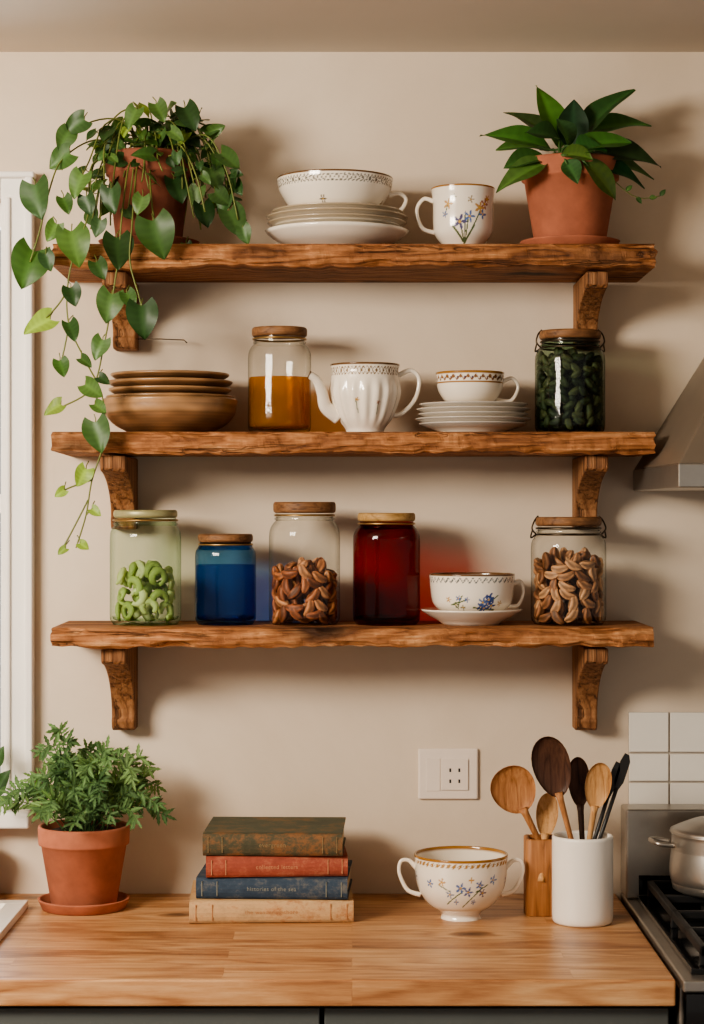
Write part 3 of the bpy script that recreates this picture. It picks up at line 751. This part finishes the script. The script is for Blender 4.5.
def mk_pecan(mb,loc,th,size,c): pecan(mb,rtan(loc,th),size*.82,size*.46,c,16,9,.26)
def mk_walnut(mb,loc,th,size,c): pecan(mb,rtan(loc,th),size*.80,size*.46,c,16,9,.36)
def mk_bean(mb,loc,th,size,c): pecan(mb,rtan(loc,th),size*.72,size*.44,c,10,7,.04)
def mk_pod(mb,loc,th,size,c):
    # curled, pasta-like pod: a short open coil
    mt=rtan(loc,th); turns=R_(.75,1.15); rr=size*.42; n=13; pts=[]
    for i in range(n):
        a=i/(n-1)*turns*2*math.pi
        pts.append(Vector((rr*math.cos(a)*(1+.1*i/n),(i/(n-1)-.5)*size*.35,rr*math.sin(a)*(1-.2*i/n))))
    mb.tube(pts,[size*.25*(math.sin(math.pi*(i+.9)/(n+.8))**.5)*(1+.12*math.cos(i*2.2)) for i in range(n)],0,c,8,.7,mt)
br=[lin(c) for c in ((158,98,62),(136,80,50),(172,114,74),(116,68,42),(182,128,88))]
br2=[lin(c) for c in ((166,120,84),(144,98,66),(184,140,102),(122,82,54))]
gr=[lin(c) for c in ((190,204,140),(168,188,114),(208,216,168),(152,172,98))]
bk=[lin(c) for c in ((66,72,52),(86,90,66),(52,58,44),(106,104,76))]
jar('honey_jar',248,311,328,zm,'glass',fill=f_liq('honey',.53))
jar('jar_of_dark_beans',535,605,331,zm,'glassd',fill=packf(.0145,.74,bk,mk_bean),wire=True)
jar('jar_of_green_pods',110,181,510,zl,'glassg','lidgreen',.86,.90,packf(.026,.47,gr,mk_pod,'pod'),sh=.80,lh=.07)
jar('blue_glass_jar',195,256,534,zl,'glassb','lid',.84,.90,f_liq('bluefill',.66),sh=.80,lh=.09)
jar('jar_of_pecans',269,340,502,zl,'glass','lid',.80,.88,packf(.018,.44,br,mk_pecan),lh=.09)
jar('red_glass_jar',353,420,513,zl,'glassr','lidlight',.80,.86,None,lh=.075,sh=.80)
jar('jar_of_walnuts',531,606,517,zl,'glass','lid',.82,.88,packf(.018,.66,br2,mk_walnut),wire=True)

# ------------------------------------------------------------------ books
e=empty('stack_of_books',(X(272,.16),-.155,CT))
def book(name,x0,x1,dp,t,z,cov,spine,txt,tm,rot,ts,yo=0):
    w=x1-x0; cx=(x0+x1)/2
    hold=bpy.data.objects.new(name,None); scn.collection.objects.link(hold); hold.parent=e; hold.location=(cx,yo,z); hold.rotation_euler=(0,0,rot)
    c=.0026; yb=dp/2; yf=-dp/2
    def prof(off,ybk):
        o=[(ybk,t-off)]
        o.append((yf+.012,t-off)); o.append((yf+.008,t-off-.0008 if off==0 else t-off))
        for k in range(9):
            a=math.pi/2-math.pi*k/8
            o.append((yf+.006-(.009-off)*math.cos(a)**.8 if math.cos(a)>0 else yf+.006,t/2+(t/2-off)*math.sin(a)))
        o.append((yf+.008,off)); o.append((yf+.012,off)); o.append((ybk,off)); return o
    po,pi_=prof(0,yb),prof(c,yb); K=len(po)
    mb=MB(); vs=[]
    xs=[-w/2,w/2]
    for x in xs:
        vs+=[(x,y,zz) for y,zz in po]+[(x,y,zz) for y,zz in pi_]
    fs=[];ms=[]
    for q in range(K-1):
        fs.append((q,q+1,2*K+q+1,2*K+q)); ms.append(1 if 2<=q<=K-4 else 0)
        fs.append((K+q,3*K+q,3*K+q+1,K+q+1)); ms.append(0)
        fs.append((q,K+q,K+q+1,q+1)); ms.append(0); fs.append((2*K+q,2*K+q+1,3*K+q+1,3*K+q)); ms.append(0)
    fs.append((0,2*K,3*K,K)); ms.append(0); fs.append((K-1,2*K-1,4*K-1,3*K-1)); ms.append(0)
    mb.add(vs,fs,smooth=False); mb.m=ms
    mb.obj('cover',[cov,spine],parent=hold)
    mb=MB(); mb.box((-w/2+.003,yf+.006,c),(w/2-.003,yb-.004,t-c)); mb.obj('pages',['page'],parent=hold)
    mb=MB()
    for fx in (-.46,-.36,.36,.46):
        mb.box((fx*w-.0006,yf-.0034,t*.16),(fx*w+.0006,yf+.001,t*.84))
    mb.obj('spine_bands',[tm],parent=hold)
    cu=bpy.data.curves.new(name+'_title','FONT'); cu.body=txt; cu.size=ts; cu.extrude=.0002; cu.align_x='CENTER'; cu.align_y='CENTER'; cu.space_character=1.1
    to=bpy.data.objects.new(name+'_title',cu); scn.collection.objects.link(to); cu.materials.append(M[tm]); to.parent=hold
    to.location=(0,yf-.0032,t/2); to.rotation_euler=(math.pi/2,0,0)
sB=SC(.24)
bx=lambda px: (px-272)*sB+ (272-352)*sB-e.location.x
t4,t3,t2,t1=.034,.032,.032,.034
book('cream_book',bx(187),bx(351),.175,t4,0,'bk4','bk4','the wandering shore','worn4',math.radians(2.5),.0085)
book('blue_book',bx(198),bx(350),.165,t3,t4+.0002,'bk3','bk3','histories of the sea','worn3',math.radians(-2.5),.0085)
book('red_book',bx(203),bx(345),.16,t2,t4+t3+.0004,'bk2','bk2','collected letters','worn2',math.radians(3),.0085)
book('green_book',bx(204),bx(344),.168,t1,t4+t3+t2+.0006,'bk1','bk1s','evergreen','worn1',math.radians(-1.5),.009)

# ------------------------------------------------------------------ utensils
def spoon(mb,base,bowlc,bw,bh,mat,hr=.0042,flatten=.35,normal=Vector((0,-1,.1)),hm=None):
    base=Vector(base);bowlc=Vector(bowlc); t=(bowlc-base).normalized(); nn=(normal-t*normal.dot(t)).normalized(); sd=t.cross(nn)
    mt=Matrix((sd,-nn,t)).transposed().to_4x4(); mt.translation=base
    Lh=(bowlc-base).length
    n=12
    hp=[(0,0,(Lh-bh*.86)*k/n) for k in range(n+1)]
    mb.tube(hp,[hr*(1.15-.25*math.sin(math.pi*k/n)+ (.25 if k==n else 0)) for k in range(n+1)],mat if hm is None else hm,(.5,.5,.5),10,.8,mt)
    vs=[];fs=[];nr,na=8,28
    for side in (0,1):
        for i in range(nr+1):
            r=i/nr
            for j in range(na):
                a=2*math.pi*j/na; x=bw*r*math.sin(a)*(1-.12*math.cos(a)); z=Lh-bh*r*math.cos(a)*1.0
                dp=bw*flatten*(1-r*r)**.6*1.0
                y=dp if side else dp*.72-.0012*(1 if r<1 else 0)
                if r==1: y=0 if side else -.0016
                vs.append((x,y+.0008,z))
    o=(nr+1)*na
    for sN in (0,1):
        for i in range(nr):
            for j in range(na):
                q=(sN*o+i*na+j,sN*o+i*na+(j+1)%na,sN*o+(i+1)*na+(j+1)%na,sN*o+(i+1)*na+j); fs.append(q if sN else q[::-1])
    for j in range(na): fs.append((nr*na+j,nr*na+(j+1)%na,o+nr*na+(j+1)%na,o+nr*na+j))
    mb.add(vs,fs,(.5,.5,.5),mat,True,mt)
dU=.235; e=empty('utensil_crock',(X(582.5,dU),-dU,CT)); org=Vector(e.location)
Ru=(613-552)/2*SC(dU); hU=Z(835,dU)-CT; mb=MB()
mb.lathe(cr2([(0,.002),(Ru*.85,.001),(Ru*.93,.0005),(Ru*.985,.004),(Ru,.012),(Ru,hU*.5),(Ru,hU-.003),(Ru-.001,hU),(Ru-.0035,hU),(Ru-.0045,hU-.003),(Ru-.0045,hU*.5),(Ru-.0045,.01),(Ru*.8,.006),(0,.006)],.006),72)
mb.obj('crock',['ceram'],parent=e)
def through(bc,rim,depth):
    v=(rim-bc).normalized(); return rim+v*depth
mb=MB()
for (a,b_,da, rx,ry,dr_, bw,bh,mt,hm) in [(552,767,.25,570,835,.235,19,32,2,0),(598,786,.235,590,835,.225,13,24,1,1),(579,782,.205,582,835,.215,11,25,2,2)]:
    bc=P(a,b_,da)-org; rim=P(rx,ry,dr_)-org; s_=SC(da)
    spoon(mb,through(bc,rim,.085),bc,bw*s_,bh*s_,mt,.0044,hm=hm)
for (a,b_,rx,w_) in [(621,775,601,.010),(612,783,596,.008)]:
    bc=P(a,b_,.225)-org; rim=P(rx,835,.225)-org; bt=through(bc,rim,.08); v=(bc-rim).normalized()
    mb.tube([bt,rim,bc-v*.02],[.003,.003,.003],3,(.1,.1,.1),8)
    sd=v.cross(Vector((0,-1,0))).normalized(); mtx=Matrix((sd,Vector((0,1,0)),v)).transposed().to_4x4(); mtx.translation=bc-v*.022
    Hh=.055
    out=[(-.003,0),(-w_*.7,.012),(-w_*.75,Hh*.75),(-w_*.45,Hh),(w_*.25,Hh*.98),(w_*.7,Hh*.8),(w_*.7,.012),(.003,0)]
    K=len(out); vs=[(x,-.0012,z) for x,z in out]+[(x,.0012,z) for x,z in out]
    mb.add(vs,[tuple(range(K)),tuple(range(K,2*K))[::-1]]+[(q,q+K,(q+1)%K+K,(q+1)%K) for q in range(K)],(.1,)*3,3,False,mtx)
mb.obj('utensils',['spoon','spoonlight','spoondark','black'],parent=e)
dW=.165; e=empty('wooden_utensil_block',(X(543,dW),-dW,CT)); org=Vector(e.location); hW=Z(837,dW)-CT
sq=lambda th,z: 1/((abs(math.cos(th))**7+abs(math.sin(th))**7)**(1/7))
mb=MB(); mb.lathe([(0,0),(.027,0),(.0282,.0012),(.0282,hW-.0015),(.027,hW),(.0225,hW),(.0215,hW-.001),(.0215,.01),(0,.01)],64,rf=sq)
mb.obj('block',['block'],parent=e)
mb=MB()
for (a,b_,da,rx,bw,bh,mt) in [(514,790,.175,537,22.5,25,0),(547,815,.15,545,11,23,1)]:
    bc=P(a,b_,da)-org; rim=P(rx,837,.165)-org; s_=SC(da); spoon(mb,through(bc,rim,.07),bc,bw*s_,bh*s_,mt,.005)
mb.obj('spoons',['spoon','spoonlight'],parent=e)

# ------------------------------------------------------------------ outlet
e=empty('wall_outlet',(X(448,0),-.0005,Z(773.5,0))); mb=MB(); s0=SC(0)
mb.box((-30*s0,-.006,-25.5*s0),(30*s0,0,25.5*s0)); mb.obj('plate',['plastic'],parent=e,bevel=.003)
mb=MB(); mb.box((-7*s0,-.0085,-16*s0),(20*s0,-.006,15*s0)); mb.box((-22*s0,-.0072,-17*s0),(-8*s0,-.006,16*s0)); mb.obj('socket_insert',['plastic'],parent=e,bevel=.001)
mb=MB()
for (a,b_) in ((2,4),(11,4),(2,-7),(11,-7)): mb.box(((a-1.0)*s0,-.0088,(b_-1.8)*s0),((a+1.0)*s0,-.0084,(b_+1.8)*s0))
mb.obj('slots',['dark'],parent=e)

mb=MB(); q0=P(139,339,.03); 
mb.tube([P(133,339,.001),q0,P(160,339,.03),P(184,340,.03),P(187,343,.03)],.0009,0); mb.obj('wire_hook',['wire'])

# ------------------------------------------------------------------ tiles
mb=MB(); tx=X(628,0); tz0=CT; tz1=Z(712,0)
mb.box((tx,-.004,tz0+.001),(tx+1.1,-.0005,tz1),0)
rows=[(712,751.5),(753.5,780.5),(782.5,809),(811,838),(840,867),(869,892)]
for (ya,yb) in rows:
    for k in range(16):
        xa=tx+.001+k*.0655
        mb.box((xa,-.0075,Z(yb,0)),(xa+.0628,-.004,Z(ya,0)),1)
mb.obj('tile_backsplash',['grout','tile'],bevel=.0012)

# ------------------------------------------------------------------ range hood
hx=X(633,0); zl0=Z(491,0); zl1=Z(470,0); hr_=hx+.75; HD=.46
e=empty('range_hood'); mb=MB()
mb.box((hx,-HD,zl0),(hr_,-.002,zl1)); mb.obj('lip',['steel'],parent=e,bevel=.002)
mb=MB(); zt2=zl1+.285; ix=.178
lo=[(hx+.001,-HD+.001,zl1),(hr_-.001,-HD+.001,zl1),(hr_-.001,-.002,zl1),(hx+.001,-.002,zl1)]
hi=[(hx+ix,-.26,zt2),(hr_-ix,-.26,zt2),(hr_-ix,-.002,zt2),(hx+ix,-.002,zt2)]
mb.add(lo+hi,[(0,1,5,4),(1,2,6,5),(2,3,7,6),(3,0,4,7),(4,5,6,7),(3,2,1,0)],smooth=False)
mb.box((hx+ix,-.26,zt2),(hr_-ix,-.002,ZC-.001)); mb.obj('canopy',['steeld'],parent=e,bevel=.002)

# ------------------------------------------------------------------ stove
e=empty('gas_stove'); sx=X(631,0)
mb=MB(); sl=crx+.006
mb.box((sl,-.60,.02),(sl+.75,-.01,CT-.012)); mb.box((sl,-.635,CT-.012),(sl+.75,-.01,CT+.004)); mb.obj('body',['steel'],parent=e,bevel=.003)
mb=MB(); mb.box((sl,-.075,CT+.004),(sl+.75,-.01,Z(809,.07))); mb.obj('back_panel',['steel'],parent=e,bevel=.004)
mb=MB(); mb.box((sl+.016,-.60,CT+.0045),(sl+.735,-.085,CT+.012))
mb.box((sl+.02,-.0765,CT+.012),(sl+.73,-.0755,CT+.042))
mb.obj('cooktop',['enamel'],parent=e,bevel=.003)
mb=MB(); gz=CT+.038
for gx0 in (sl+.03,sl+.26,sl+.49):
    for yy in (-.585,-.46,-.34,-.22,-.10): mb.box((gx0,yy-.005,gz-.012),(gx0+.215,yy+.005,gz))
    for xx in (gx0,gx0+.105,gx0+.205): mb.box((xx,-.59,gz-.012),(xx+.010,-.095,gz))
    for xx in (gx0,gx0+.205):
        for yy in (-.585,-.34,-.11): mb.box((xx,yy,CT+.012),(xx+.01,yy+.01,gz-.01))
mb.obj('grates',['iron'],parent=e,bevel=.002)
mb=MB()
for gx0 in (sl+.14,sl+.37,sl+.6):
    for yy in (-.46,-.21): mb.lathe([(0,0),(.045,0),(.045,.008),(.03,.010),(.028,.018),(0,.019)],32,mtx=Matrix.Translation((gx0,yy,CT+.012)))
mb.obj('burners',['iron'],parent=e)
mb=MB(); mb.box((sl+.003,-.64,CT-.10),(sl+.747,-.60,CT-.0125),0)
for k in range(5): 
    mt=Matrix.Translation((sl+.09+k*.143,-.64,CT-.056))@Matrix.Rotation(math.pi/2,4,'X'); mb.lathe([(0,0),(.022,0),(.021,.02),(.018,.026),(0,.027)],28,1,mtx=mt)
mb.box((sl+.02,-.612,.2),(sl+.73,-.60,CT-.13),1)
mb.obj('front_panel',['enamel','steeld'],parent=e)
dK=.19; e=empty('saucepan',(X(730,dK),-dK,gz+.0005)); mb=MB(); hk=Z(832,dK)-gz; Rk=(730-672)*SC(dK)
mb.lathe(cr2([(0,0),(Rk*.9,0),(Rk*.98,.004),(Rk,.012),(Rk,hk*.6),(Rk,hk-.003),(Rk+.003,hk),(Rk-.001,hk),(Rk-.003,hk-.004),(Rk-.003,.01),(0,.006)],.006),72)
mb.lathe(cr2([(Rk+.002,hk+.0005),(Rk+.002,hk+.003),(Rk*.93,hk+.007),(Rk*.6,hk+.018),(Rk*.2,hk+.024),(0,hk+.025)],.006),72)
mb.lathe(cr2([(0,hk+.024),(.006,hk+.025),(.006,hk+.033),(.015,hk+.038),(.015,hk+.043),(0,hk+.046)],.004),32)
for sg in (-1,1):
    mb.tube(cr([(sg*Rk,-.022,hk*.80),(sg*(Rk+.024),-.024,hk*.84),(sg*(Rk+.032),0,hk*.86),(sg*(Rk+.024),.024,hk*.84),(sg*Rk,.022,hk*.80)],5),.0036,0,(.5,)*3,8)
mb.obj('pan',['steel'],parent=e)

# ------------------------------------------------------------------ light, world, camera
wd=bpy.data.worlds.new('World'); scn.world=wd; wd.use_nodes=True
bg=wd.node_tree.nodes['Background']; bg.inputs[0].default_value=(1.0,.935,.855,1); bg.inputs[1].default_value=.46
def area(name,loc,tgt,sx_,sy_,pw,col):
    l=bpy.data.lights.new(name,'AREA'); l.shape='RECTANGLE'; l.size=sx_; l.size_y=sy_; l.energy=pw; l.color=col
    o=bpy.data.objects.new(name,l); scn.collection.objects.link(o); o.location=loc
    o.rotation_euler=(Vector(tgt)-Vector(loc)).to_track_quat('-Z','Y').to_euler(); return o
area('window_light',(-1.55,-1.95,2.02),(.05,0,1.2),.85,.5,70,(1.0,.89,.75))
area('daylight_outside',(-.85,.6,1.5),(-.8,0,1.45),.8,1.3,26,(.94,.97,1.0))
cam=bpy.data.cameras.new('Camera'); co=bpy.data.objects.new('Camera',cam); scn.collection.objects.link(co)
co.location=(0,-CAMD,HC); co.rotation_euler=(math.pi/2,0,0); cam.sensor_fit='VERTICAL'; cam.sensor_height=36; cam.lens=F/1024*36
scn.camera=co
try:
    scn.view_settings.view_transform='AgX'; scn.view_settings.look='AgX - Medium High Contrast'
except Exception as ex: print(ex)
